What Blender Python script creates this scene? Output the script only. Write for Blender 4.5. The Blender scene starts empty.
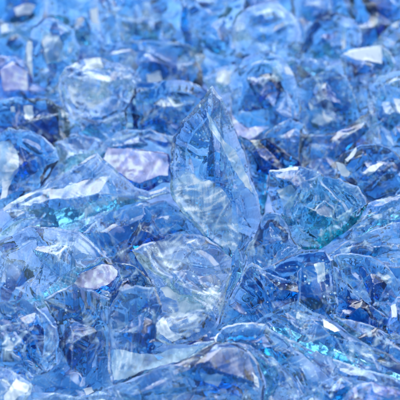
import bpy, math, random
import numpy as np
from mathutils import Vector
from mathutils.geometry import delaunay_2d_cdt

sc = bpy.context.scene
COL = sc.collection

# ------------------------------------------------------------------ camera
PITCH = math.radians(36)
DIST = 0.567                      # metres, macro distance; 400 px of the photo = 0.2 m here
T = math.tan(math.radians(10))
CAM = Vector((0, -DIST*math.cos(PITCH), DIST*math.sin(PITCH)))
FWD = Vector((0, math.cos(PITCH), -math.sin(PITCH)))
UPV = Vector((0, math.sin(PITCH), math.cos(PITCH)))
RGT = Vector((1, 0, 0))
cd = bpy.data.cameras.new('camera')
cam = bpy.data.objects.new('camera', cd); COL.objects.link(cam)
cam.location = CAM
cam.rotation_euler = (math.pi/2 - PITCH, 0, 0)
cd.sensor_width = 36; cd.lens = 18/T
cd.clip_start = 0.01; cd.clip_end = 50
cd.dof.use_dof = True; cd.dof.focus_distance = 0.505; cd.dof.aperture_fstop = 14.5
cd.dof.aperture_blades = 7
sc.camera = cam

def ray(px, py):
    return FWD + RGT*((px-200)/200*T) + UPV*((200-py)/200*T)

# ------------------------------------------------------------------ materials
def glass(name, density=26,  absorb=(.28, .735, .885), frost_glint=.03, frost_glint_col=(.64, .82, .93),
          speck=1.0, ripple=1.0, rough=.05, simple=False):
    """clear coloured glass; the mesh carries 'frost' (ground or crushed surface, plus painted highlights and reflections) and 'grit' (where chips cling)"""
    m = bpy.data.materials.new(name); m.use_nodes = True
    nt = m.node_tree; N = nt.nodes; L = nt.links
    for n in list(N): N.remove(n)
    def nd(t, **k):
        n = N.new(t)
        for a, b in k.items(): setattr(n, a, b)
        return n
    def mth(op, a, b=None, clamp=False):
        n = nd('ShaderNodeMath', operation=op); n.use_clamp = clamp
        for i, v in enumerate((a, b)):
            if v is None: continue
            if isinstance(v, (int, float)): n.inputs[i].default_value = v
            else: L.new(v, n.inputs[i])
        return n.outputs[0]
    out = nd('ShaderNodeOutputMaterial')
    g = nd('ShaderNodeBsdfGlass', distribution='GGX')
    g.inputs['Color'].default_value = (.985, .992, 1, 1)
    g.inputs['IOR'].default_value = 1.5
    g.inputs['Roughness'].default_value = rough
    d = nd('ShaderNodeBsdfDiffuse'); d.inputs['Color'].default_value = (*frost_glint_col, 1)
    tl = nd('ShaderNodeBsdfTranslucent'); tl.inputs['Color'].default_value = (*frost_glint_col, 1)
    md = nd('ShaderNodeMixShader'); md.inputs[0].default_value = .4
    L.new(d.outputs[0], md.inputs[1]); L.new(tl.outputs[0], md.inputs[2])
    mx = nd('ShaderNodeMixShader')
    L.new(g.outputs[0], mx.inputs[1]); L.new(md.outputs[0], mx.inputs[2])
    L.new(mx.outputs[0], out.inputs['Surface'])
    if simple:
        mx.inputs[0].default_value = .05
    else:
        tc = nd('ShaderNodeTexCoord'); co = tc.outputs['Object']
        afr = nd('ShaderNodeAttribute', attribute_name='frost_glint')
        agr = nd('ShaderNodeAttribute', attribute_name='grit')
        vo = nd('ShaderNodeTexVoronoi'); L.new(co, vo.inputs['Vector']); vo.inputs['Scale'].default_value = 620
        sep = nd('ShaderNodeSeparateColor'); L.new(vo.outputs['Color'], sep.inputs[0])
        rad = mth('MULTIPLY', mth('POWER', sep.outputs[0], 3.5), .40)
        spk = mth('MULTIPLY', mth('LESS_THAN', vo.outputs['Distance'], rad), mth('MULTIPLY', agr.outputs['Fac'], speck))
        nz = nd('ShaderNodeTexNoise'); nz.inputs['Scale'].default_value = 420; nz.inputs['Detail'].default_value = 2
        oi = nd('ShaderNodeObjectInfo'); mp = nd('ShaderNodeMapping'); mp.inputs['Scale'].default_value = (1, .7, .12)
        rx = nd('ShaderNodeCombineXYZ'); L.new(mth('MULTIPLY', oi.outputs['Random'], 37.0), rx.inputs[0]); L.new(mth('MULTIPLY', oi.outputs['Random'], 91.0), rx.inputs[1])
        L.new(rx.outputs[0], mp.inputs['Rotation']); L.new(co, mp.inputs['Vector']); L.new(mp.outputs[0], nz.inputs['Vector'])
        fz = mth('ADD', mth('MULTIPLY', mth('ADD', afr.outputs['Fac'], frost_glint), mth('ADD', mth('MULTIPLY', nz.outputs['Fac'], 1.5), .3)), mth('MULTIPLY', spk, .8), True)
        L.new(fz, mx.inputs[0])
        wr = nd('ShaderNodeMapRange'); L.new(afr.outputs['Fac'], wr.inputs[0]); wr.inputs[1].default_value = .62; wr.inputs[2].default_value = .85
        wc = nd('ShaderNodeMix', data_type='RGBA'); L.new(wr.outputs[0], wc.inputs[0])
        wc.inputs[6].default_value = (*frost_glint_col, 1); wc.inputs[7].default_value = (.95, .96, .98, 1)     # painted highlights and fully crushed glass go white
        L.new(wc.outputs[2], d.inputs['Color']); L.new(wc.outputs[2], tl.inputs['Color'])
        bp = nd('ShaderNodeBump'); L.new(nz.outputs['Fac'], bp.inputs['Height']); bp.inputs['Distance'].default_value = .00012*ripple
        for q in (g, d): L.new(bp.outputs[0], q.inputs['Normal'])
    va = nd('ShaderNodeVolumeAbsorption'); va.inputs['Color'].default_value = (*absorb, 1)
    va.inputs['Density'].default_value = density*2.7
    L.new(va.outputs[0], out.inputs['Volume'])
    return m

M = {
 'clear': glass('blue_glass', 190),
 'clear2': glass('darker_blue_glass', 290),
 'clear3': glass('lighter_blue_glass', 95, frost_glint=.01),
 'smooth': glass('smooth_blue_glass', 190),
 'deep':  glass('deep_blue_glass', 260, frost_glint=.0, speck=.7),
 'pale':  glass('pale_blue_glass', 42, frost_glint=.03, frost_glint_col=(.68, .83, .96)),
 'white': glass('crinkled_pale_glass', 14, frost_glint=.02, frost_glint_col=(.86, .94, 1.0)),
 'teal':  glass('teal_glass', 105, absorb=(.1, .76, .83), frost_glint=.0, frost_glint_col=(.60, .82, .90)),
 'dusty': glass('dusty_blue_glass', 170, frost_glint=.0, speck=1.3),
 'lilac': glass('lilac_tinged_glass', 170, absorb=(.30, .70, .90), frost_glint=.01, frost_glint_col=(.78, .70, .90)),  # lilac surface colour paints in soft reflected light
 'under': glass('buried_blue_glass', 460, simple=True),
 'underp': glass('buried_pale_glass', 160, simple=True),
}
# material -> (fold height, rib height, veil, grit)
RELIEF = {'smooth': (.12, .3, .04, .8), 'clear': (1.0, .7, .05, .6), 'clear2': (.8, .7, .03, .6), 'clear3': (1.0, .7, .07, .7), 'deep': (.6, .6, .0, .4), 'pale': (1.0, .7, .14, .6),
          'white': (1.9, 1.4, .12, .6), 'teal': (1.4, .9, .04, .5), 'dusty': (1.0, .6, .03, .8), 'lilac': (.6, .5, .10, .5),
          'under': (1.2, 0, 0, 0), 'underp': (1.2, 0, 0, 0)}
KIND = {'lav_sheen': (.58, 0.0), 'slab': (.55, 0.0), 'pale': (.16, .1), 'icy': (.36, .3), 'white': (.34, 1.0), 'bright': (1.0, .1), 'crk': (.06, 1.0), 'dark': (-.2, 0.0), 'soft': (.2, .1)}  # lavender and bright kinds paint reflections; white paints highlights over crinkled glass

# ------------------------------------------------------------------ shard geometry
def inside(poly, P):
    x, y = P[:, 0], P[:, 1]; r = np.zeros(len(P), bool)
    n = len(poly)
    for i in range(n):
        x1, y1 = poly[i]; x2, y2 = poly[(i+1) % n]
        if y1 == y2: continue
        c = ((y1 > y) != (y2 > y)) & (x < (x2-x1)*(y-y1)/(y2-y1)+x1)
        r ^= c
    return r

def edge_dist(poly, P):
    d = np.full(len(P), 1e9); n = len(poly)
    for i in range(n):
        a = np.array(poly[i], float); b = np.array(poly[(i+1) % n], float)
        ab = b-a; L2 = max(ab @ ab, 1e-9)
        t = np.clip(((P-a) @ ab)/L2, 0, 1)
        q = a+t[:, None]*ab
        d = np.minimum(d, np.hypot(*(P-q).T))
    return d

def densify(poly, s, rng, amp, closed=True):
    out = []
    if closed and len(poly) < 60:
        q = []
        for i in range(len(poly)):
            a = np.array(poly[i], float); b = np.array(poly[(i+1) % len(poly)], float); L = np.hypot(*(b-a))
            q.append(tuple(a))
            if L > 11:
                t = rng.uniform(.3, .7); nr = np.array([-(b-a)[1], (b-a)[0]])/L
                q.append(tuple(a+(b-a)*t+nr*rng.uniform(-.07, .07)*L))
        poly = q
    n = len(poly)
    for i in range(n if closed else n-1):
        a = np.array(poly[i], float); b = np.array(poly[(i+1) % n], float)
        L = np.hypot(*(b-a)); k = max(1, int(round(L/s)))
        nrm = np.array([-(b-a)[1], (b-a)[0]])/max(L, 1e-6)
        ph = rng.random()*6.28; bow = rng.uniform(-.02, .02)*L
        for j in range(k):
            t = j/k
            o = bow*4*t*(1-t) + amp*math.sin(ph+t*L*.35)*math.sin(math.pi*t) + (rng.uniform(-.5, .5)*amp*.7 if j else 0)
            out.append(tuple(a+(b-a)*t+nrm*o))
    if not closed: out.append(tuple(poly[-1]))
    return out

def piecewise(pts, hts, edges, P):
    vs = [Vector(p) for p in pts]
    v2, e2, f2, ov, oe, of = delaunay_2d_cdt(vs, edges, [], 0, 1e-4, True)
    hv = []
    for i, o in enumerate(ov):
        if o: hv.append(hts[o[0]])
        else:                                     # a crossing point: nearest given height
            d = [(v2[i]-Vector(p)).length for p in pts]; hv.append(hts[int(np.argmin(d))])
    H = np.zeros(len(P))
    for f in f2:
        if len(f) != 3: continue
        a, b, c = (np.array(v2[k]) for k in f)
        det = (b[1]-c[1])*(a[0]-c[0])+(c[0]-b[0])*(a[1]-c[1])
        if abs(det) < 1e-9: continue
        l1 = ((b[1]-c[1])*(P[:, 0]-c[0])+(c[0]-b[0])*(P[:, 1]-c[1]))/det
        l2 = ((c[1]-a[1])*(P[:, 0]-c[0])+(a[0]-c[0])*(P[:, 1]-c[1]))/det
        l3 = 1-l1-l2
        m = (l1 >= -1e-6) & (l2 >= -1e-6) & (l3 >= -1e-6)
        H[m] = (l1*hv[f[0]]+l2*hv[f[1]]+l3*hv[f[2]])[m]
    return H

def scoops(P, D, rng, size, n, depth):
    """conchoidal bites: shallow spherical hollows meeting in crisp ridges"""
    S = np.zeros(len(P)); S2 = np.zeros(len(P))
    for i in range(n):
        c = P[rng.integers(len(P))] + rng.normal(0, size*.08, 2)
        r = size*rng.uniform(.10, .34); st = rng.uniform(.45, 1.0); th = rng.random()*math.pi
        q = P-c
        u = q[:, 0]*math.cos(th)+q[:, 1]*math.sin(th); v = (-q[:, 0]*math.sin(th)+q[:, 1]*math.cos(th))/st
        s = depth*r*(1-(u*u+v*v)/(r*r))
        S2 = np.maximum(S2, np.minimum(S, s)); S = np.maximum(S, s)
    crest = (S > .15) & (S-S2 < .10*depth/.15*1.2)   # the sharp lines where hollows meet or end
    return S, crest

def undul(P, rng, size):
    H = np.zeros(len(P))
    for k in range(5):
        th = rng.random()*6.28; wl = size*rng.uniform(.10, .45); ph = rng.random()*6.28
        q = (P[:, 0]*math.cos(th)+P[:, 1]*math.sin(th))/wl*6.28+ph
        q = q+1.3*np.sin((P[:, 0]*math.sin(th)-P[:, 1]*math.cos(th))/wl*2.5+ph*2)
        H += wl*.006*np.sin(q)
    return H

def perlin(x, y, seed):
    xi = np.floor(x).astype(np.int64); yi = np.floor(y).astype(np.int64); fx = x-xi; fy = y-yi
    def g(ix, iy, dx, dy):
        h = (ix*374761393+iy*668265263+seed*974711) & 0x7fffffff
        h = ((h ^ (h >> 13))*1274126177) & 0x7fffffff; h = h ^ (h >> 16)
        a = (h % 4096)/4096*6.2832
        return np.cos(a)*dx+np.sin(a)*dy
    s = lambda t: t*t*t*(t*(t*6-15)+10)
    u, v = s(fx), s(fy)
    a = g(xi, yi, fx, fy)*(1-u)+g(xi+1, yi, fx-1, fy)*u
    b = g(xi, yi+1, fx, fy-1)*(1-u)+g(xi+1, yi+1, fx-1, fy-1)*u
    return (a*(1-v)+b*v)*1.5

def turned(P, th, sx, sy):
    return (P[:, 0]*math.cos(th)+P[:, 1]*math.sin(th))/sx, (-P[:, 0]*math.sin(th)+P[:, 1]*math.cos(th))/sy

def cells(P, size, rng):
    """distance to nearest of scattered points: small chipped cells"""
    q = P/size; qi = np.floor(q).astype(np.int64); best = np.full(len(P), 9.0)
    sd = int(rng.integers(1000))
    for dx in (-1, 0, 1):
        for dy in (-1, 0, 1):
            ix = qi[:, 0]+dx; iy = qi[:, 1]+dy
            h = ((ix*73856093) ^ (iy*19349663) ^ (sd*83492791)) & 0x7fffffff
            h = ((h ^ (h >> 11))*2654435761) & 0x7fffffff
            jx = ix+(h % 1021)/1021; jy = iy+((h >> 10) % 1021)/1021
            best = np.minimum(best, np.hypot(q[:, 0]-jx, q[:, 1]-jy))
    return best

COUNT = 0
def shard(label, outline, pts=(), ridges=(), patches=(), mat='clear', lift=0.0, tilt=(None, None), low=.72,
          thick=.34, base_z=0.0, spacing=None, under=7, bite=1.0, group='broken blue glass chunks heaped in the pile', name='glass_chunk', front=.17):
    global COUNT
    COUNT += 1
    rng = np.random.default_rng(1000+COUNT*17)
    if mat in ('deep', 'dusty'): thick *= 1.5
    if mat == 'clear': mat = ['clear', 'clear2', 'clear3', 'clear2'][int(rng.integers(4))]
    poly = np.array(outline, float)
    if spacing is None: spacing = 1.0 if poly[:, 1].max() > 110 else 1.5
    ys = poly[:, 1]; cen = poly.mean(0); size = math.sqrt(max(np.ptp(poly[:, 0])*np.ptp(ys), 1))
    yl = ys.min()+np.ptp(ys)*.62
    if under:                                   # the hidden foot goes down behind its lower neighbour
        for i in range(len(poly)):
            if poly[i, 1] > yl:
                v = poly[i]-cen; v = v/max(np.hypot(*v), 1e-6)
                poly[i] += v*under*.5+np.array([0, under*.5])
    poly = [tuple(p) for p in poly]
    ring = densify(poly, spacing, rng, .35)
    rp = np.array(ring)
    # dense points
    x0, y0 = rp.min(0); x1, y1 = rp.max(0)
    gx, gy = np.meshgrid(np.arange(x0, x1, spacing), np.arange(y0, y1, spacing*.87))
    gx = gx+(np.arange(gx.shape[0]) % 2)[:, None]*spacing*.5
    G = np.stack([gx.ravel(), gy.ravel()], 1)+rng.uniform(-.22, .22, (gx.size, 2))*spacing
    G = G[inside(ring, G)]
    G = G[edge_dist(ring, G) > spacing*.55]
    verts = list(ring); edges = [(i, (i+1) % len(ring)) for i in range(len(ring))]
    nr = len(ring)
    pat = []
    for pz in patches:
        pp, kind = pz[0], pz[1]; hh = pz[2] if len(pz) > 2 else None
        dp = densify(pp, spacing, rng, .5)
        pat.append((pp, kind, hh, dp))
        st = len(verts)
        dpn = np.array(dp); keep = inside(ring, dpn) & (edge_dist(ring, dpn) > spacing*.5)
        idx = []
        for j, p in enumerate(dp):
            if keep[j]: idx.append(len(verts)); verts.append(p)
            else: idx.append(None)
        for j in range(len(idx)):
            a, b = idx[j], idx[(j+1) % len(idx)]
            if a is not None and b is not None: edges.append((a, b))
    allp = verts+[tuple(g) for g in G]
    v2, e2, f2, *_ = delaunay_2d_cdt([Vector(p) for p in allp], edges, [], 1, spacing*.05, False)
    P = np.array([tuple(v) for v in v2]); F = [tuple(f) for f in f2 if len(f) == 3]
    D = edge_dist(ring, P)
    rim = D < spacing*.04
    # coarse facets
    cp = list(poly); ch = [0.0]*len(poly); ce = [(i, (i+1) % len(poly)) for i in range(len(poly))]
    if not pts and not any(p[2] for p in pat):
        pn = np.array(poly); c0 = pn.mean(0); k = rng.integers(2, 5); th = rng.random()*6.28
        pts = []
        for i in range(k):
            a = th+i*6.28/k+rng.uniform(-.5, .5)
            q = c0+np.array([math.cos(a)*np.ptp(pn[:, 0]), math.sin(a)*np.ptp(pn[:, 1])])*rng.uniform(.08, .26)
            if inside(poly, np.array([q]))[0]: pts.append((q[0], q[1], size*front*rng.uniform(.4, 1.3)))
        pts.append((c0[0]+rng.uniform(-.06, .06)*size, c0[1]+rng.uniform(-.06, .06)*size, size*front*rng.uniform(.7, 1.2)))
    for (x, y, h) in pts: cp.append((x, y)); ch.append(h)
    for a, b in ridges: ce.append((len(poly)+a, len(poly)+b))
    for pp, kind, hh, dp in pat:
        if hh:
            ds = edge_dist(poly, np.array(pp, float)); st = len(cp)
            for j, p in enumerate(pp):
                cp.append(p); ch.append(hh*min(1, ds[j]/4.0))
            for j in range(len(pp)): ce.append((st+j, st+(j+1) % len(pp)))
    Hf = piecewise(cp, ch, ce, P)
    flat = np.zeros(len(P))
    for pp, kind, hh, dp in pat:
        if kind in ('lav_sheen', 'bright') and hh: flat[inside(pp, P)] = 1
    crk_v = np.zeros(len(P))
    for pp, kind, hh, dp in pat:
        m = inside(dp, P); crk_v[m] = np.maximum(crk_v[m], KIND[kind][1])
    if not pat and rng.random() < .6:           # a naturally crushed zone
        q = cen+rng.normal(0, size*.2, 2); rad = size*rng.uniform(.15, .3)
        crk_v = np.clip(1.3-np.hypot(*(P-q).T)/rad, 0, 1)*rng.uniform(.5, 1)
    fold, rip, veil, grit = RELIEF[mat]
    fade = np.clip(D/(size*.06), 0, 1)*(1-.9*flat)
    ext = np.array([np.ptp(P[:, 0]), np.ptp(P[:, 1])])*.5
    Q = (P-cen)/ext
    cut = np.full(len(P), 1e9); second = cut.copy()
    for i in range(int(6+rng.integers(4))):      # flat cleavage planes
        a = rng.random()*6.28
        pl = size*front*rng.uniform(.6, 1.2)-size*rng.uniform(.12, .6)*(Q[:, 0]*math.cos(a)+Q[:, 1]*math.sin(a))
        second = np.minimum(second, np.maximum(cut, pl)); cut = np.minimum(cut, pl)
    Hf0 = Hf*1.05; Hf = np.minimum(Hf0, np.maximum(cut, 0)) if mat != 'lilac' else Hf
    kc = (np.abs(np.minimum(second, Hf0)-cut) < .5) & (D > 3)
    sc1, k1 = scoops(P, D, rng, size, int(4+rng.integers(4)), .17*bite)
    sc2, k2 = scoops(P, D, rng, size*.35, int(4+rng.integers(5)), .14*bite)
    k1 = k1 | kc
    th = rng.random()*6.2832
    rc = cen+size*rng.uniform(.75, 1.3)*np.array([math.cos(th), math.sin(th)])     # where the fracture started
    rd = np.hypot(*(P-rc).T); an = np.arctan2(P[:, 1]-rc[1], P[:, 0]-rc[0])
    an = np.arctan2(np.sin(an-th-math.pi), np.cos(an-th-math.pi))*size*.8
    wob = perlin(P[:, 0]/(size*.3), P[:, 1]/(size*.3), COUNT+4)
    f1 = perlin(an/(size*.16)+wob, rd/(size*.6), COUNT)                              # broad flutes fanning out
    f2 = perlin(an/3.6+wob*1.6, rd/32, COUNT+50)                                     # hackle lines
    f3 = perlin(rd/5.0+wob*1.5, an/40, COUNT+90)                                     # curved ribs
    mh = np.clip(perlin(P[:, 0]/(size*.28), P[:, 1]/(size*.28), COUNT+5)*3-.15+crk_v, 0, 1)
    mr = np.clip(perlin(P[:, 0]/(size*.25), P[:, 1]/(size*.25), COUNT+7)*3-.15, 0, 1)
    foldh = fold*np.clip(D/(size*.10), 0, 1)*((.5-np.abs(f1))*size*.020+(.5-np.abs(f2+.5*wob))*.45*mh)
    ripple = rip*mr*(.5-np.abs(f3))*.75
    cell = cells(P, 4.2, rng); ck = crk_v*(.5-cell)*.8
    Hf = Hf+np.clip(D*.5, 0, size*.012)-(sc1+sc2)*fade+(undul(P, rng, size)+foldh+ripple+ck)*fade
    # surface state
    v1 = perlin(an/(size*.10)+wob, rd/(size*.4), COUNT+21)
    hack = np.clip(1-np.abs(f2)/.19, 0, 1)*np.clip(mh*1.4-.3, 0, 1)
    ribs = np.clip(1-np.abs(f3)/.17, 0, 1)*np.clip(mr*1.4-.4, 0, 1)
    fz = veil*np.clip((v1-.15)*2.5, 0, 1)+.42*hack+.34*ribs
    fz += .30*(k1 | k2)*np.clip(.4+f1*2, 0, 1)*fade
    fz += .14*np.clip(1.5-D, 0, 1)*np.clip(.5+perlin(P[:, 0]/9, P[:, 1]/9, COUNT+31)*2, 0, 1)
    fz += crk_v*.55*np.clip((perlin(an/5+wob, rd/13, COUNT+41)-.12)*5, 0, 1)
    gz = grit*np.clip((perlin(P[:, 0]/(size*.25), P[:, 1]/(size*.25), COUNT+61)+.12)*3, 0, 1)
    # back: blunt facets
    k = 5; Hb = np.minimum(D*rng.uniform(.6, 1.2), 1e9)
    for i in range(k):
        th = rng.random()*6.28; sl = rng.uniform(.1, .8)
        Hb = np.minimum(Hb, size*thick*rng.uniform(.4, 1)+((P[:, 0]-cen[0])*math.cos(th)+(P[:, 1]-cen[1])*math.sin(th))*sl)
    Hb = np.maximum(Hb, np.minimum(D*.6, size*.065))
    Hb = Hb-scoops(P, D, rng, size, 5, .15)[0]*np.clip(D/(size*.1), 0, 1)+foldh*.3*np.clip(D/(size*.1), 0, 1)
    Hb = np.maximum(Hb, D*.10)
    Hf = np.maximum(Hf, -Hb+np.minimum(D*.5, size*.08))
    # world placement
    ax = cen[0]; ay = ys.min()+np.ptp(ys)*low
    r = ray(ax, ay); t = (base_z-CAM.z)/r.z; t *= 1-lift/200*T*2
    C = CAM+r*t
    v = -r.normalized()
    tu = tilt[0] if tilt[0] is not None else rng.uniform(.05, .55)
    tr = tilt[1] if tilt[1] is not None else rng.uniform(-.3, .3)
    n = (v+Vector((0, 0, 1))*tu+RGT*tr).normalized()
    pxm = t*T/200
    nn = np.array(n); cc = np.array(CAM)
    dirs = np.array(FWD)[None]+np.outer((P[:, 0]-200)/200*T, np.array(RGT))+np.outer((200-P[:, 1])/200*T, np.array(UPV))
    tt = ((np.array(C)-cc) @ nn)/(dirs @ nn)
    base = cc+dirs*tt[:, None]
    origin = np.array(C)-nn*size*thick*.5*pxm
    f3 = base+nn*(np.where(rim, 0, Hf)*pxm)[:, None]-origin
    b3 = base-nn*(Hb*pxm)[:, None]-origin
    nv = len(P)
    bi = np.full(nv, -1); free = np.where(~rim)[0]; bi[free] = nv+np.arange(len(free)); bi[rim] = np.where(rim)[0]
    V = np.concatenate([f3, b3[free]])
    FF = []
    cenf = P[np.array(F)].mean(1)
    fr = np.zeros(len(F)); A0 = np.array(F)[:, 0]
    for pp, kind, hh, dp in pat:
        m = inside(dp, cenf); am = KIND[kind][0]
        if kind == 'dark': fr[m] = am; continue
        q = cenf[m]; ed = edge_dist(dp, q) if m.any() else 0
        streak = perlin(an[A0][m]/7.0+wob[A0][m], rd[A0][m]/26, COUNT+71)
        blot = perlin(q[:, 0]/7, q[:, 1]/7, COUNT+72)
        lo = {'lav_sheen': .65, 'bright': .8, 'white': .1, 'icy': .3, 'slab': .75}.get(kind, .4)
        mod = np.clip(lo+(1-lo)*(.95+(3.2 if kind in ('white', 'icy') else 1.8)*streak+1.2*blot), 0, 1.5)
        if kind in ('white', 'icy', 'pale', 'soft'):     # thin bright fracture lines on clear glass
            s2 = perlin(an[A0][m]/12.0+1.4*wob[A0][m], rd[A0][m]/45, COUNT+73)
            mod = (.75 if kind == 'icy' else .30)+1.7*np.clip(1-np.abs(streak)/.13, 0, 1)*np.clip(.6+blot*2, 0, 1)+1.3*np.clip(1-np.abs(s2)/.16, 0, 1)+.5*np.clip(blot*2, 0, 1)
        soft = 1.0 if kind in ('lav_sheen', 'bright', 'slab') else np.clip(.25+ed/3.5+blot, 0, 1)
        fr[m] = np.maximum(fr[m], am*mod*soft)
    A = np.array(F)
    # orientation: image y is down, so CCW in (x,y) is clockwise from the camera
    a, b, c = P[A[:, 0]], P[A[:, 1]], P[A[:, 2]]
    s = (b[:, 0]-a[:, 0])*(c[:, 1]-a[:, 1])-(b[:, 1]-a[:, 1])*(c[:, 0]-a[:, 0])
    A[s > 0] = A[s > 0][:, ::-1]
    B = bi[A][:, ::-1]
    okb = ~(rim[A].all(1))
    FF = np.concatenate([A[okb], B[okb]])
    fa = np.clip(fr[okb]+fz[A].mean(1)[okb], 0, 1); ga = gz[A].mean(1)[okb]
    frost_glint = np.concatenate([fa, fz[A].mean(1)[okb]*.25]); grits = np.concatenate([ga, ga*.6])
    me = bpy.data.meshes.new(name)
    me.from_pydata(V.tolist(), [], FF.tolist())
    at = me.attributes.new('frost_glint', 'FLOAT', 'FACE'); at.data.foreach_set('value', frost_glint.astype(np.float32))
    at = me.attributes.new('grit', 'FLOAT', 'FACE'); at.data.foreach_set('value', grits.astype(np.float32))
    me.polygons.foreach_set('use_smooth', [True]*len(FF))
    me.set_sharp_from_angle(angle=math.radians(28))
    me.materials.append(M[mat]); me.update()
    o = bpy.data.objects.new(name, me); COL.objects.link(o)
    o.location = Vector(origin)
    o['label'] = label; o['category'] = 'glass chunk'; o['group'] = group
    return o

S = shard
# ---- foreground and middle, each traced chunk by chunk
S('tall pointed clear shard standing upright at the centre, pale towards its foot',
  [(212,85),(222,98),(228,112),(234,128),(240,145),(247,165),(254,185),(260,205),(261,220),(254,238),(248,250),(247,260),(240,277),(230,296),(222,313),(217,303),(222,284),(227,264),(219,248),(206,240),(192,222),(181,211),(173,200),(170,188),(171,178),(170,165),(171,150),(174,136),(183,120),(196,106),(207,92)],
  pts=[(207,112,9),(216,140,19),(228,168,25),(240,204,25),(192,172,17),(206,205,10),(222,228,8),(186,140,12),(240,245,14),(228,280,8)], ridges=[(0,1),(1,2),(2,3),(3,8),(8,9),(4,5),(5,6)],
  patches=[([(171,187),(178,173),(195,174),(212,183),(226,195),(238,215),(243,240),(234,252),(222,247),(206,237),(192,219),(174,199)],'icy'),
           ([(206,112),(213,122),(222,138),(236,150),(243,165),(249,180),(252,193),(245,186),(236,172),(228,157),(218,142),(209,128)],'lav_sheen')],
  mat='clear3', lift=16, low=.66, tilt=(.15,.12), under=0, thick=.2)
S('white crinkled glass chunk below the tall centre shard, with wrinkled bright folds',
  [(132,250),(150,242),(170,236),(192,234),(206,237),(219,246),(232,258),(232,274),(226,292),(221,312),(214,326),(200,338),(185,346),(172,347),(158,341),(150,331),(151,321),(162,312),(159,300),(155,290),(146,272)],
  pts=[(165,262,14),(195,262,22),(222,268,14),(205,290,20),(182,300,10),(190,322,18),(160,325,8),(215,305,8)], ridges=[(0,1),(1,2),(1,3),(3,4),(3,5)],
  patches=[([(138,251),(170,239),(200,238),(212,248),(190,268),(170,280),(154,278)],'soft'),([(164,300),(190,300),(216,285),(222,290),(212,310),(200,332),(176,342),(156,335),(156,323),(168,312)],'white'),([(160,288),(168,287),(182,296),(176,300),(166,297)],'bright'),([(160,322),(166,320),(170,332),(182,338),(172,342),(160,334)],'bright')],
  mat='white', lift=10, low=.8, under=0, tilt=(.2,.0), bite=1.8)
S('clear chunk with smooth pale wedge face, left of the white crinkled chunk',
  [(108,315),(112,303),(120,290),(135,285),(155,287),(162,305),(155,322),(156,338),(168,345),(190,345),(216,340),(200,352),(178,362),(150,372),(125,382),(112,384),(108,370),(109,340)],
  pts=[(125,308,13),(140,330,12),(118,330,6)], patches=[([(114,350),(135,353),(155,354),(185,348),(205,345),(192,354),(150,369),(126,379),(114,380),(111,368)],'slab',14)],
  mat='clear', lift=7, low=.8, under=0, tilt=(.2,-.1))
S('flat frosted slab with painted lavender sheen, lying left of the tall centre shard',
  [(107,147),(130,148),(150,151),(169,154),(172,168),(170,180),(160,180),(150,186),(140,191),(130,186),(115,174),(102,160)],
  patches=[([(108,148.5),(130,150),(150,152.5),(167,156),(169,168),(168,178),(159,178),(149,182),(140,186),(130,182),(116,172),(104,160)],'lav_sheen',7)],
  mat='lilac', lift=6, low=.85, under=4, tilt=(.5,-.05))
S('long gritty blue shard rising from the left edge to the lavender slab',
  [(-8,215),(10,203),(40,187),(60,175),(80,163),(97,152),(103,160),(118,172),(135,187),(150,192),(168,186),(171,194),(150,200),(125,205),(105,211),(85,224),(60,230),(40,224),(28,227),(10,238),(-8,246)],
  pts=[(30,208,10),(70,186,14),(100,176,12),(100,198,13),(60,205,15)], ridges=[(0,1),(1,2),(0,4),(4,3)],
  patches=[([(2,205),(40,189),(52,181),(44,190),(22,202),(4,211)],'lav_sheen'),([(50,222),(62,216),(80,214),(72,226),(60,227)],'dark'),([(80,212),(105,200),(120,196),(112,204),(92,214),(78,224)],'white')],
  mat='pale', lift=3, tilt=(.55,.05), low=.75)
S('large cloudy pale blue chunk against the left edge, below the long gritty shard',
  [(-8,246),(12,236),(28,226),(45,227),(62,229),(80,232),(92,242),(101,252),(108,258),(98,264),(80,272),(70,281),(60,291),(48,299),(30,305),(-8,308)],
  pts=[(28,245,14),(60,245,17),(85,252,12),(40,275,20),(62,272,16),(10,270,16)], ridges=[(0,1),(1,2),(1,4),(3,5)],
  patches=[([(30,229),(60,232),(80,236),(92,246),(102,257),(84,267),(68,278),(50,270),(54,250)],'pale'),([(56,236),(68,240),(66,256),(54,274),(46,262)],'crk')], mat='pale', lift=5, tilt=(.35,.05), low=.75)
S('rounded blue chunk with smooth pale right end, above bottom left corner chunk',
  [(-8,304),(20,298),(33,305),(46,315),(56,327),(59,342),(55,357),(46,366),(30,369),(-8,366)],
  pts=[(34,318,16),(44,336,19),(40,355,15),(12,330,18),(15,350,15)], ridges=[(0,1),(1,2),(0,3)],
  patches=[([(33,308),(45,318),(54,330),(56,342),(53,355),(45,363),(32,365),(36,345),(42,334),(38,322)],'pale'),([(0,325),(20,322),(30,335),(25,352),(2,350)],'crk')], mat='dusty', lift=8, tilt=(.2,.1), low=.75)
S('small frosted chip with painted pinkish lavender sheen, wedged right of the cloudy pale chunk',
  [(68,283),(80,273),(98,265),(113,264),(120,268),(121,277),(112,287),(97,293),(82,292)],
  patches=[([(70,282),(81,274),(98,267),(112,266),(117,271),(117,277),(109,285),(96,290),(82,289)],'lav_sheen',4)], mat='lilac', lift=2, under=5, tilt=(.4,.0), low=.6)
S('smooth deep blue shard between the long gritty shard and the crinkled white chunk',
  [(82,233),(95,222),(110,212),(140,203),(165,200),(182,211),(194,223),(204,238),(170,240),(150,246),(136,252),(142,264),(152,280),(150,290),(135,284),(122,278),(110,262),(98,250)],
  pts=[(120,225,12),(150,217,16),(180,226,10),(125,250,10)], ridges=[(0,1),(1,2),(0,3)], patches=[([(163,207),(168,206),(172,228),(166,230)],'soft'),([(104,262),(118,270),(130,280),(122,282),(108,272)],'soft')],
  mat='clear2', lift=0, tilt=(.4,.1), low=.5)
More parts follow.
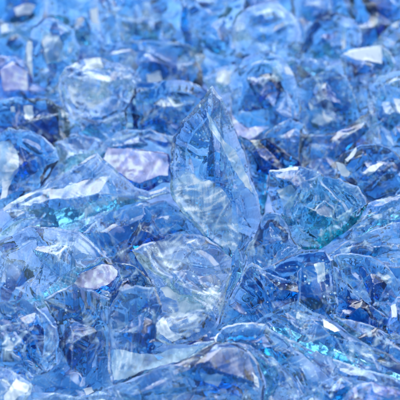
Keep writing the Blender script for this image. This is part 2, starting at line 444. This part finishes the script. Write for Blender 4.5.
S('very dark blue wedge below the pinkish lavender chip',
  [(100,275),(115,262),(135,266),(152,284),(148,300),(128,305),(108,312),(92,300)], mat='deep', lift=-3, low=.3)
S('wide deep blue shard between the rounded left chunk and the wedge-faced chunk',
  [(44,300),(60,290),(72,284),(95,291),(110,298),(112,320),(112,350),(112,385),(100,390),(70,398),(40,396),(28,375),(45,368),(56,357),(60,340),(56,322)],
  pts=[(80,310,10),(85,340,18),(70,365,16),(95,370,12)], ridges=[(0,1),(1,2),(1,3)], patches=[([(82,305),(94,318),(100,345),(92,350),(84,330)],'soft'),([(62,340),(68,348),(66,366),(60,358)],'soft'),([(83,389),(92,387),(94,392),(86,395)],'bright')], mat='clear2', lift=1, tilt=(.3,-.05), low=.6)
S('whitish crackled chunk in the bottom left corner',
  [(-8,366),(8,369),(20,376),(31,384),(31,393),(24,408),(-8,410)], patches=[([(16,378),(29,385),(28,392),(16,400),(6,408),(4,396)],'bright')], mat='white', lift=12, low=.6, under=0)
S('flat pale blue shard cut off by the bottom edge, next to the corner chunk',
  [(18,396),(30,390),(50,393),(75,397),(102,391),(120,383),(140,390),(150,412),(14,412)], mat='pale', lift=8, low=.5, under=0)
S('big rounded blue chunk at the bottom with a small lavender triangle on its face',
  [(112,388),(130,382),(150,372),(178,362),(200,351),(216,342),(236,344),(250,352),(259,364),(265,385),(263,412),(122,412)],
  pts=[(175,378,14),(215,356,16),(240,366,16),(225,395,22),(170,400,16)], ridges=[(0,1),(1,2),(1,3),(3,2),(3,4)],
  patches=[([(199,373),(210,376),(223,376),(218,387),(208,383),(202,379)],'lav_sheen'),([(162,375),(172,365),(176,368),(166,380)],'soft'),([(252,372),(258,378),(259,388),(254,384)],'bright')], mat='smooth', lift=12, under=0, tilt=(.25,.05), low=.7)
S('curved blue blade right of the big rounded bottom chunk',
  [(230,342),(250,345),(274,358),(290,375),(305,400),(308,412),(262,412),(266,386),(260,366),(248,352)],
  pts=[(262,362,8),(280,385,12),(278,400,10)], ridges=[(0,1),(1,2)], patches=[([(272,359),(288,374),(303,398),(296,394),(282,377),(268,364)],'soft')],mat='clear', lift=9, under=0, low=.6)
S('broad blue shard with pale top rim, between striated chunk and curved blade',
  [(214,338),(222,328),(240,323),(265,324),(273,331),(295,348),(314,366),(322,382),(328,398),(305,402),(292,378),(275,361),(252,348),(232,345),(216,344)],
  pts=[(240,334,8),(270,345,12),(300,372,12)], ridges=[(0,1),(1,2)], patches=[([(222,331),(240,326),(264,326),(268,330),(245,330),(226,335)],'pale'),([(212,342),(216,330),(219,330),(216,345),(212,347)],'bright'),([(298,364),(312,367),(321,378),(312,377)],'pale')], mat='clear', lift=6, low=.7,under=0)
S('upright striated dark blue chunk with vertical lilac streaks, right of the crinkled white chunk',
  [(218,325),(226,305),(234,290),(244,270),(252,262),(262,268),(280,260),(300,252),(325,250),(333,260),(335,280),(335,300),(333,316),(310,322),(290,326),(268,328),(240,326)],
  pts=[(255,280,12),(262,305,16),(285,270,10),(290,300,18),(315,262,8),(318,295,14),(238,310,8)], ridges=[(0,1),(2,3),(4,5)],
  patches=[([(314,264),(324,262),(326,280),(318,284)],'lav_sheen'),([(251,270),(255,272),(259,290),(256,294)],'soft'),([(262,276),(267,276),(268,298),(263,300)],'soft'),([(288,270),(293,272),(296,292),(290,294)],'soft')], mat='dusty', lift=3, tilt=(.1,.0), low=.8)
S('smooth royal blue pebble-like chunk between the tall centre shard and the teal chunk',
  [(246,250),(254,238),(260,222),(266,212),(280,214),(288,226),(292,238),(302,248),(287,259),(270,269),(256,271),(248,264)],
  pts=[(268,232,10),(272,250,12)], mat='smooth', lift=4, tilt=(.2,.0), low=.7, under=3)
S('teal green tinted chunk with glossy fine folds, right of centre',
  [(284,230),(281,214),(291,196),(303,181),(320,174),(340,178),(358,186),(368,204),(361,216),(347,231),(332,241),(319,250),(305,250),(292,243)],
  pts=[(318,200,14),(340,202,14),(305,225,14),(325,228,13)], ridges=[(0,1),(0,2),(2,3)], patches=[([(292,240),(300,228),(312,238),(322,244),(316,249),(304,248)],'pale'),([(318,235),(340,215),(356,205),(352,215),(334,234),(324,241)],'crk')], mat='teal', lift=9, tilt=(.2,-.05), low=.8, under=0)
S('dark dusky chunk with lilac face, tucked behind the teal chunk',
  [(269,170),(282,169),(300,166),(318,171),(330,180),(318,192),(304,206),(290,222),(278,210),(268,192)],
  pts=[(285,185,8),(305,182,9)], patches=[([(276,190),(292,186),(300,196),(296,214),(286,210)],'lav_sheen'),([(268,168),(284,169),(298,167),(298,170),(282,172),(270,172)],'bright')], mat='dusty', lift=5, tilt=(.2,-.1), low=.8)
S('round glassy chunk with parallel white streaks near the right edge, above the teal chunk',
  [(336,162),(345,152),(360,145),(375,143),(388,147),(400,156),(408,170),(408,186),(396,197),(376,203),(362,198),(356,188),(344,178),(337,172)],
  pts=[(352,162,12),(372,155,12),(388,168,16),(368,180,17),(385,188,12)], ridges=[(0,1),(1,2),(0,3),(3,2)],
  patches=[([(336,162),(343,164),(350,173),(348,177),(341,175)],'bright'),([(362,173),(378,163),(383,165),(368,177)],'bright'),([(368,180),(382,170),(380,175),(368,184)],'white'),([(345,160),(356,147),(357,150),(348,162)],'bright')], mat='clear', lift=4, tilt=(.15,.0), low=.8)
S('tall greyish blue chunk at the right edge above the round streaked chunk',
  [(368,98),(371,85),(379,76),(393,71),(410,68),(410,160),(398,158),(386,149),(374,145),(369,122)],
  pts=[(385,95,12),(392,125,16)], patches=[([(394,98),(400,100),(402,118),(397,112)],'bright'),([(384,78),(392,74),(394,92),(390,100)],'soft')], mat='clear', lift=3, low=.8)
S('narrow bright-streaked shard running up to the right edge beside the teal chunk',
  [(318,252),(334,241),(350,230),(362,217),(367,204),(382,198),(398,195),(410,192),(410,214),(392,223),(366,234),(346,243),(328,254)],
  pts=[(360,225,8),(385,210,9)], ridges=[(0,1)], patches=[([(352,228),(372,218),(392,208),(398,210),(380,219),(360,230)],'white'),([(322,248),(345,236),(352,238),(336,246)],'pale')], mat='clear', lift=5, tilt=(.4,.0), low=.7)
S('small lilac blob-like chunk on the right edge below the bright-streaked shard',
  [(391,222),(394,215),(410,210),(410,240),(398,238)], mat='lilac', lift=10, low=.6, under=0)
S('low wrinkled blue shard under the bright-streaked shard at the right',
  [(326,256),(345,242),(366,233),(392,222),(410,224),(410,262),(388,262),(362,262),(338,262)], pts=[(360,247,7),(385,244,9)], ridges=[(0,1)],
  patches=[([(350,248),(372,244),(375,247),(356,252)],'pale'),([(340,250),(352,246),(350,252),(342,255)],'lav_sheen')], mat='clear', lift=3, low=.6)
S('broad blue blade slanting down to the right edge from the low wrinkled shard',
  [(333,256),(352,253),(372,256),(386,264),(398,280),(410,296),(410,330),(392,322),(374,308),(354,293),(340,278)],
  pts=[(355,268,10),(378,280,14),(395,305,10)], ridges=[(0,1),(1,2)], patches=[([(376,272),(388,273),(396,284),(392,288)],'white')], mat='clear', lift=6, low=.6,under=0, tilt=(.3,-.1))
S('dark blue facet-sided chunk under the slanting blade',
  [(333,266),(342,278),(356,293),(376,309),(394,323),(398,338),(380,336),(352,330),(334,322)], pts=[(350,308,9)], patches=[([(352,290),(374,300),(372,304),(352,296)],'pale')], mat='deep', lift=3, low=.6)
S('blurred lilac chunk on the right edge below the slanting blade',
  [(386,328),(390,306),(397,297),(410,294),(410,348),(394,346)], mat='lilac', lift=14, low=.6, under=0, patches=[([(391,306),(396,304),(397,318),(392,318)],'bright')])
S('long mid-blue blade with broken white flecks slanting across the lower right',
  [(250,326),(270,313),(297,301),(322,315),(350,334),(380,350),(410,367),(410,384),(380,374),(345,365),(312,354),(280,340)],
  pts=[(298,318,9),(330,337,12),(365,355,11)], ridges=[(0,1),(1,2)], patches=[([(322,318),(332,324),(340,331),(334,333),(324,328)],'bright'),([(345,346),(360,344),(380,356),(372,359),(352,353)],'white'),([(298,308),(306,312),(304,322),(296,318)],'white')], mat='clear', lift=5, tilt=(.4,.0), low=.7, under=2)
S('pale blue sliver running just below the white-flecked blade in the lower right',
  [(276,336),(295,341),(315,352),(350,364),(385,374),(410,382),(410,404),(380,398),(348,386),(322,372),(298,354)], pts=[(320,362,6),(352,376,8),(388,386,9)], ridges=[(0,1),(1,2)],
  patches=[([(350,364),(386,374),(404,384),(384,386),(356,374)],'soft')], mat='pale', lift=7, low=.6)
S('small very dark blue chunk near the bottom, left of the blurred dusky corner chunk',
  [(314,392),(322,382),(336,376),(350,378),(362,386),(350,402),(338,412),(316,412)], mat='deep', lift=12, low=.6, under=0, patches=[([(324,384),(334,380),(338,392),(330,398)],'crk')])
S('blurred dusky violet-blue chunk in the bottom right corner',
  [(340,412),(346,394),(356,386),(372,382),(394,389),(410,394),(410,412)], mat='lilac', lift=22, low=.5, under=0, patches=[([(353,388),(357,387),(358,397),(355,398)],'lav_sheen')])
S('mid-blue chunk at the bottom edge just right of the curved blade',
  [(292,412),(300,396),(316,388),(328,396),(334,412)], mat='clear', lift=9, low=.5, under=0)
# ---- middle rows
S('dark blue chunk filling the gap right of the tall centre shard',
  [(238,134),(250,140),(266,138),(284,150),(300,160),(302,170),(270,175),(266,196),(264,216),(256,196),(248,170)], pts=[(262,155,9),(272,165,7)], mat='deep', lift=-2, low=.5)
S('flat lavender chip leaning on the right shoulder of the tall centre shard',
  [(230,110),(238,122),(248,128),(262,126),(270,128),(258,138),(246,144),(238,142),(232,130)], patches=[([(232,114),(239,124),(248,130),(261,128),(266,130),(256,137),(246,142),(239,139),(234,128)],'lav_sheen',4)], mat='lilac', lift=3, low=.7, tilt=(.4,0))
S('dome-shaped blue chunk with lilac and white spots on its right flank',
  [(231,80),(236,66),(246,57),(258,52),(270,52),(283,58),(291,70),(297,85),(300,100),(297,115),(285,125),(268,131),(250,129),(240,125),(233,112),(229,96)],
  pts=[(250,72,14),(272,78,16),(262,100,22),(282,105,12),(245,108,10)], ridges=[(0,1),(1,2),(0,2),(2,3)],
  patches=[([(273,68),(280,70),(284,80),(276,83),(272,78)],'lav_sheen'),([(284,67),(297,70),(298,76),(286,74)],'bright'),([(255,104),(272,108),(280,116),(262,120),(252,112)],'pale')], mat='clear', lift=5, tilt=(.2,0), low=.8)
S('bluish splinter-sided chunk below the dome-shaped chunk',
  [(262,138),(274,127),(290,118),(304,124),(312,140),(308,156),(300,166),(286,154),(272,146)], patches=[([(290,140),(296,138),(295,160),(290,156)],'pale')], mat='clear', lift=1, low=.6)
S('crackled icy blue chunk right of the dome-shaped chunk',
  [(298,88),(304,79),(316,74),(332,72),(346,76),(353,90),(359,104),(357,118),(342,129),(322,134),(308,131),(300,115)],
  pts=[(315,90,12),(335,92,15),(328,112,14)], ridges=[(0,1),(1,2)], patches=[([(308,100),(318,94),(330,100),(336,115),(326,128),(312,122)],'white'),([(340,82),(346,84),(344,98),(340,94)],'pale')], mat='clear', lift=4, tilt=(.2,0), low=.8)
S('jumbled dull blue chunk between the icy blue chunk and the round streaked chunk',
  [(299,134),(322,135),(344,129),(360,117),(370,112),(372,130),(375,146),(352,150),(340,162),(338,178),(318,175),(301,168),(298,150)], pts=[(320,152,10),(350,135,11)], ridges=[(0,1)], patches=[([(354,120),(368,117),(366,127),(357,126)],'pale'),([(298,140),(304,146),(310,160),(304,158)],'pale')], mat='clear', lift=0, low=.6)
# ---- blurred top rows
S('dark sliver of glass right of the dome-shaped chunk, left of the white highlighted chunk',
  [(292,58),(310,58),(330,62),(345,58),(352,70),(347,80),(325,80),(305,84),(296,76)], mat='clear', lift=2, low=.6)
S('blurred chunk with a brilliant white flat face at upper right',
  [(340,56),(350,50),(366,47),(381,44),(390,52),(396,64),(390,76),(378,82),(370,100),(358,108),(352,92),(345,78)],
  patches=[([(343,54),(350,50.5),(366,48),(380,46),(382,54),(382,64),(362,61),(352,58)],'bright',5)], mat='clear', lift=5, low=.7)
S('blurred pale grey-blue chunk at the right edge above the white-faced chunk',
  [(370,50),(382,34),(393,24),(410,18),(410,74),(394,73),(386,60)], mat='pale', lift=2, low=.8, patches=[([(391,21),(398,20),(398,27),(392,27)],'bright')])
S('blurred blue wedge chunk above the dark sliver at upper right',
  [(300,52),(306,32),(318,18),(336,12),(354,20),(362,36),(358,50),(344,58),(325,64),(306,62)], patches=[([(342,26),(348,25),(346,48),(342,50)],'lav_sheen')], mat='clear', lift=2, low=.8)
S('blurred deep blue chunk at the top edge near the right corner',
  [(345,-12),(410,-12),(410,20),(392,30),(374,50),(358,48),(352,26)], mat='clear', lift=0, low=.8)
S('blurred light blue chunk at the top edge above the wedge chunk',
  [(286,-12),(348,-12),(352,20),(336,18),(318,24),(304,42),(294,20)], mat='clear', lift=0, low=.7)
S('sparkling blurred dark lump with lilac glints, top right of centre',
  [(231,32),(240,14),(256,5),(278,3),(293,14),(301,32),(301,52),(286,62),(268,56),(250,57),(237,50)], pts=[(258,22,12),(280,30,13),(262,42,12)], patches=[([(262,12),(271,10),(272,18),(265,20)],'lav_sheen'),([(236,22),(246,24),(240,34),(236,30)],'white'),([(244,34),(262,38),(258,48),(242,46)],'pale')], mat='clear', lift=3, low=.8)
S('smooth blurred mid-blue slope of glass at the top, left of the sparkling lump',
  [(178,-12),(246,-12),(244,10),(232,30),(236,54),(231,72),(216,80),(200,76),(190,52),(180,28)], mat='clear', lift=0, low=.7, patches=[([(222,4),(230,-2),(226,12),(221,14)],'soft')])
S('small blurred chunk flashing white, just above the tip of the tall centre shard',
  [(204,78),(216,68),(228,66),(235,76),(232,92),(226,102),(212,94)], patches=[([(217,73),(224,69),(231,72),(230,82),(224,87),(216,82)],'bright')], mat='pale', lift=3, low=.6)
S('hazy lavender-blue blurred slab at the top edge, left of centre',
  [(98,-12),(180,-12),(190,18),(199,42),(190,50),(160,48),(120,50),(102,44),(96,20)], patches=[([(105,5),(150,2),(165,25),(150,38),(110,38)],'soft'),([(176,22),(190,22),(186,28),(178,27)],'lav_sheen')], mat='clear', lift=0, low=.7)
S('blurred blue chunk with an icy cyan end, below the hazy lavender slab',
  [(100,44),(130,40),(160,42),(190,45),(202,70),(200,90),(170,88),(150,88),(120,78),(98,62)], pts=[(130,54,9),(165,60,12),(188,68,9)], ridges=[(0,1),(1,2)], patches=[([(178,56),(188,52),(191,70),(184,80),(176,72)],'pale'),([(146,74),(160,72),(162,82),(148,82)],'bright')], mat='clear', lift=1, low=.6)
S('bright white crackled ice-like chunk in the upper left',
  [(59,78),(66,67),(82,59),(100,57),(120,64),(138,72),(142,82),(132,96),(126,109),(106,121),(86,123),(68,114),(60,96)],
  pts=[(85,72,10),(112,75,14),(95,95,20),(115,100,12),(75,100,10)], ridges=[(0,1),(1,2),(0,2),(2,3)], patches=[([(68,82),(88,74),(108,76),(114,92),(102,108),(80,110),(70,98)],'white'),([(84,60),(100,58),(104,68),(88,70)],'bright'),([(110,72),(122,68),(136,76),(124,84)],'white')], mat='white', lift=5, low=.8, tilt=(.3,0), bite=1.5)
S('sparkling blue rubble chunk between the ice-like chunk and the tall centre shard',
  [(136,84),(155,82),(175,80),(196,84),(212,92),(204,112),(190,130),(172,142),(150,134),(128,134),(124,110)], pts=[(155,98,11),(180,100,12),(160,118,11)], ridges=[(0,1),(1,2)], patches=[([(160,100),(180,96),(186,108),(170,124),(160,118)],'crk')], mat='dusty', lift=1, low=.8)
S('low dark chunk with a thin lilac streak, directly above the lavender slab',
  [(92,156),(106,140),(126,129),(150,129),(174,136),(173,158),(150,156),(108,152)], pts=[(125,140,7),(152,141,8)], ridges=[(0,1)], patches=[([(112,139),(124,135),(136,133),(134,136),(122,140),(113,141)],'lav_sheen')], mat='clear', lift=1, low=.6)
S('chunk with a tall frosted face of painted lavender sheen and a bright white edge strip, upper left',
  [(25,66),(26,46),(34,26),(44,18),(58,20),(74,30),(80,48),(72,64),(62,78),(48,90),(32,88)],
  pts=[(38,50,7)], patches=[([(38,25),(46,30),(58,37),(64,48),(66,60),(47,64),(43,50)],'lav_sheen',8),([(27,40),(32,42),(33,78),(29,76),(27,58)],'bright'),([(68,42),(73,41),(72,54),(68,54)],'lav_sheen')], mat='clear', lift=5, low=.85, tilt=(.15,.1))
S('blurred blue chunk with white patch, top edge left of the hazy slab',
  [(44,-12),(100,-12),(98,20),(105,42),(101,60),(84,62),(74,60),(78,40),(62,22),(46,16)], patches=[([(90,10),(99,6),(100,24),(92,24)],'bright'),([(82,34),(98,36),(100,40),(84,40)],'pale')], mat='clear', lift=0, low=.7)
S('blurred whitish-blue chunk in the top left corner',
  [(-12,-12),(46,-12),(44,14),(34,28),(20,28),(-12,34)], patches=[([(14,8),(26,4),(36,6),(30,14),(16,16)],'bright')], mat='clear', lift=0, low=.7)
S('small blurred streaky chunk at the left edge just below the corner chunk',
  [(-12,30),(12,24),(34,24),(28,42),(27,64),(10,60),(-12,56)], patches=[([(0,24),(7,22),(8,32),(1,34)],'bright')], mat='clear', lift=0, low=.7)
S('dull lilac-blue blurred chunk at the left edge beside the white edge strip',
  [(-12,54),(15,57),(27,62),(33,82),(46,88),(60,94),(60,108),(40,106),(20,104),(-12,106)], patches=[([(0,72),(14,66),(27,72),(28,92),(4,92)],'lav_sheen',5)], mat='lilac', lift=1, low=.7)
S('chunk with two small white spots at the left, above the rounded left shard',
  [(-12,100),(20,97),(45,98),(62,108),(70,122),(64,142),(46,144),(30,134),(12,132),(-12,128)], patches=[([(24,106),(33,106),(34,118),(26,120)],'bright'),([(11,107),(15,107),(15,112),(11,112)],'bright')], mat='clear', lift=1, low=.7)
S('glinting chunk directly below the bright ice-like chunk',
  [(58,108),(75,116),(100,122),(124,112),(130,128),(112,140),(86,140),(60,142)], patches=[([(61,106),(68,108),(68,118),(62,118)],'bright'),([(96,108),(110,112),(104,122),(94,120)],'lav_sheen')], mat='clear', lift=2, low=.6)
S('rounded translucent shard at the left edge with a lilac left face',
  [(-12,140),(8,127),(30,130),(45,138),(56,148),(59,160),(50,176),(36,190),(10,204),(-12,212)], pts=[(22,142,13),(38,155,16),(25,175,14)], ridges=[(0,1),(1,2)],
  patches=[([(-6,144),(10,140),(17,152),(18,172),(8,186),(-8,188)],'lav_sheen'),([(2,182),(12,180),(6,198),(0,200)],'bright'),([(28,145),(38,148),(38,154),(30,154)],'pale')], mat='clear', lift=3, low=.7, tilt=(.2,.1))
S('smooth light blue shard above the left half of the long gritty shard',
  [(54,143),(75,134),(95,137),(108,145),(100,155),(82,166),(60,178),(46,186),(57,162)], pts=[(76,148,9)], mat='pale', lift=1, low=.6)

S('dark blue triangular wedge at the right edge above the white-flecked blade',
  [(333,316),(352,320),(380,328),(398,338),(410,346),(410,370),(380,353),(352,336)], pts=[(372,340,8)], mat='clear2', lift=2, low=.6)


# splinters lodged between the chunks
rr = random.Random(11)
for i in range(46):
    cx = rr.uniform(5, 395); cy = rr.uniform(60, 392); L = rr.uniform(3.5, 8); W = L*rr.uniform(.35, .7); a = rr.random()*3.14
    k = rr.randint(4, 6); ol = []
    for j in range(k):
        q = j*6.283/k+rr.uniform(-.3, .3); u = L*math.cos(q); v = W*math.sin(q)
        ol.append((cx+u*math.cos(a)-v*math.sin(a), cy+u*math.sin(a)+v*math.cos(a)))
    shard('tiny glass splinter lodged on or between the larger chunks', ol, mat=rr.choice(['pale', 'clear', 'white', 'deep']), lift=rr.uniform(3, 9), under=0, low=.5,
          group='tiny splinters among the chunks', name='glass_splinter', tilt=(rr.uniform(.2, .8), rr.uniform(-.4, .4)))

# small chunks filling the far rows
for i in range(38):
    cx = rr.uniform(-4, 404); cy = rr.uniform(-4, 132); L = rr.uniform(8, 15)*(.75+cy/400); W = L*rr.uniform(.5, .9); a = rr.random()*3.14
    k = rr.randint(5, 7); ol = []
    for j in range(k):
        q = j*6.283/k+rr.uniform(-.35, .35); u = L*rr.uniform(.8, 1.1)*math.cos(q); v = W*rr.uniform(.8, 1.1)*math.sin(q)
        ol.append((cx+u*math.cos(a)-v*math.sin(a), cy+u*math.sin(a)+v*math.cos(a)))
    shard('small angular blue chunk among the blurred far rows', ol, mat=rr.choice(['clear', 'clear', 'dusty', 'pale', 'clear', 'white']), lift=rr.uniform(0, 6), under=0, low=.6,
          group='small chunks in the far rows', tilt=(rr.uniform(.1, .7), rr.uniform(-.5, .5)), patches=[([(cx-L*.3, cy-W*.3), (cx+L*.2, cy-W*.4), (cx+L*.3, cy+W*.2), (cx-L*.2, cy+W*.3)], 'bright')] if rr.random() < .16 else ())  # a few get a painted white glint

# ------------------------------------------------------------------ deep layer and ground
EDGE = 'dim blue glass chunk buried under the top layer of the heap'
rr = random.Random(5)
for iy in range(8):
    for ix in range(7):
        cx = -20+ix*73+(iy % 2)*36+rr.uniform(-12, 12); cy = 10+iy*56+rr.uniform(-10, 10)
        R = rr.uniform(38, 52)*(.75+cy/1300)
        k = rr.randint(6, 9); a0 = rr.random()*6.28
        ol = [(cx+R*rr.uniform(.65, 1.1)*math.cos(a0+j*6.283/k), cy+R*.9*rr.uniform(.6, 1.05)*math.sin(a0+j*6.283/k)) for j in range(k)]
        shard(EDGE, ol, mat=rr.choice(['under', 'underp']), base_z=-.030-rr.random()*.008, under=0, spacing=3.2,
              group='buried glass chunks under the heap', low=.5, tilt=(rr.uniform(.2, 1.0), rr.uniform(-.4, .4)))

def ground():
    n = 90; V = []; F = []
    rng = np.random.default_rng(3)
    cs = rng.uniform(-.6, .6, (420, 2)); hs = rng.uniform(0, .022, 420)
    for j in range(n+1):
        for i in range(n+1):
            x = -.6+1.2*i/n; y = -.55+1.2*j/n
            d = np.hypot(cs[:, 0]-x, cs[:, 1]-y)
            z = -.082+max(0, float((hs-d*.55).max()))
            V.append((x, y, z))
    for j in range(n):
        for i in range(n):
            a = j*(n+1)+i; F.append((a, a+1, a+n+2, a+n+1))
    me = bpy.data.meshes.new('ground'); me.from_pydata(V, [], F)
    m = bpy.data.materials.new('packed_glass_grit'); m.use_nodes = True
    nt = m.node_tree; b = nt.nodes['Principled BSDF']
    nz = nt.nodes.new('ShaderNodeTexNoise'); nz.inputs['Scale'].default_value = 70; nz.inputs['Detail'].default_value = 6
    cr = nt.nodes.new('ShaderNodeValToRGB')
    cr.color_ramp.elements[0].position = .35; cr.color_ramp.elements[0].color = (.03, .10, .34, 1)
    cr.color_ramp.elements[1].position = .65; cr.color_ramp.elements[1].color = (.16, .32, .66, 1)
    tc = nt.nodes.new('ShaderNodeTexCoord')
    nt.links.new(tc.outputs['Object'], nz.inputs['Vector']); nt.links.new(nz.outputs['Fac'], cr.inputs[0]); nt.links.new(cr.outputs[0], b.inputs['Base Color'])
    b.inputs['Roughness'].default_value = .4
    me.materials.append(m)
    o = bpy.data.objects.new('ground', me); COL.objects.link(o)
    o['kind'] = 'structure'; o['label'] = 'pale blue glass grit bed under the heap'
ground()

# ------------------------------------------------------------------ light
w = bpy.data.worlds.new('World'); sc.world = w; w.use_nodes = True
nt = w.node_tree; bg = nt.nodes['Background']; bg.inputs['Strength'].default_value = 1.8
tc = nt.nodes.new('ShaderNodeTexCoord')
def wm(op, *a):
    n = nt.nodes.new('ShaderNodeMath'); n.operation = op
    for i, v in enumerate(a):
        if isinstance(v, (int, float)): n.inputs[i].default_value = v
        else: nt.links.new(v, n.inputs[i])
    return n.outputs[0]
def lobe(d, power):                      # a broad soft light in the surround, brightest towards d
    n = nt.nodes.new('ShaderNodeVectorMath'); n.operation = 'DOT_PRODUCT'
    nt.links.new(tc.outputs['Generated'], n.inputs[0]); n.inputs[1].default_value = Vector(d).normalized()
    return wm('POWER', wm('MAXIMUM', n.outputs['Value'], 0.0), power)
sx = nt.nodes.new('ShaderNodeSeparateXYZ'); nt.links.new(tc.outputs['Generated'], sx.inputs[0])
up = wm('MAXIMUM', wm('ADD', wm('MULTIPLY', sx.outputs['Z'], .26), .16), .10)
lo = wm('MULTIPLY', lobe((-.5, 1.2, 1.3), 16), 6.8)
lo = wm('ADD', lo, wm('MULTIPLY', lobe((.8, .2, 1.2), 26), 5.2))
lo = wm('ADD', lo, wm('MULTIPLY', lobe((-1.2, -.5, .7), 40), 4.0))
def tint(v, c):
    n = nt.nodes.new('ShaderNodeVectorMath'); n.operation = 'SCALE'; n.inputs[0].default_value = c; nt.links.new(v, n.inputs['Scale']); return n.outputs[0]
cc = nt.nodes.new('ShaderNodeVectorMath'); cc.operation = 'ADD'
nt.links.new(tint(up, (.26, .65, 1.06)), cc.inputs[0]); nt.links.new(tint(lo, (1.0, 1.03, 1.02)), cc.inputs[1])
nt.links.new(cc.outputs[0], bg.inputs['Color'])
def area(name, loc, target, size, power, col):
    ld = bpy.data.lights.new(name, 'AREA'); ld.shape = 'RECTANGLE'; ld.size, ld.size_y = size; ld.energy = power; ld.color = col
    o = bpy.data.objects.new(name, ld); COL.objects.link(o); o.location = loc
    o.rotation_euler = (Vector(target)-Vector(loc)).to_track_quat('-Z', 'Y').to_euler()
area('softbox_back', (-.5, 1.6, 1.5), (0, 0, 0), (2.4, 1.6), 26, (.96, .98, 1))
area('softbox_top', (.7, -.2, 1.6), (0, 0, 0), (1.5, 1.3), 10, (.98, .98, 1))

# ------------------------------------------------------------------ render settings
sc.render.engine = 'CYCLES'
cy = sc.cycles
cy.max_bounces = 13; cy.transmission_bounces = 13; cy.glossy_bounces = 5; cy.diffuse_bounces = 2; cy.transparent_max_bounces = 8
cy.volume_bounces = 0
cy.caustics_reflective = True; cy.caustics_refractive = True; cy.blur_glossy = .3
cy.sample_clamp_indirect = 1.05; cy.sample_clamp_direct = 0
cy.use_denoising = True; cy.use_adaptive_sampling = True; cy.adaptive_threshold = .08
try:
    cy.denoiser = 'OPENIMAGEDENOISE'; cy.denoising_prefilter = 'ACCURATE'
except Exception: pass
sc.view_settings.view_transform = 'Standard'; sc.view_settings.look = 'None'
sc.view_settings.exposure = -.16; sc.view_settings.gamma = 1
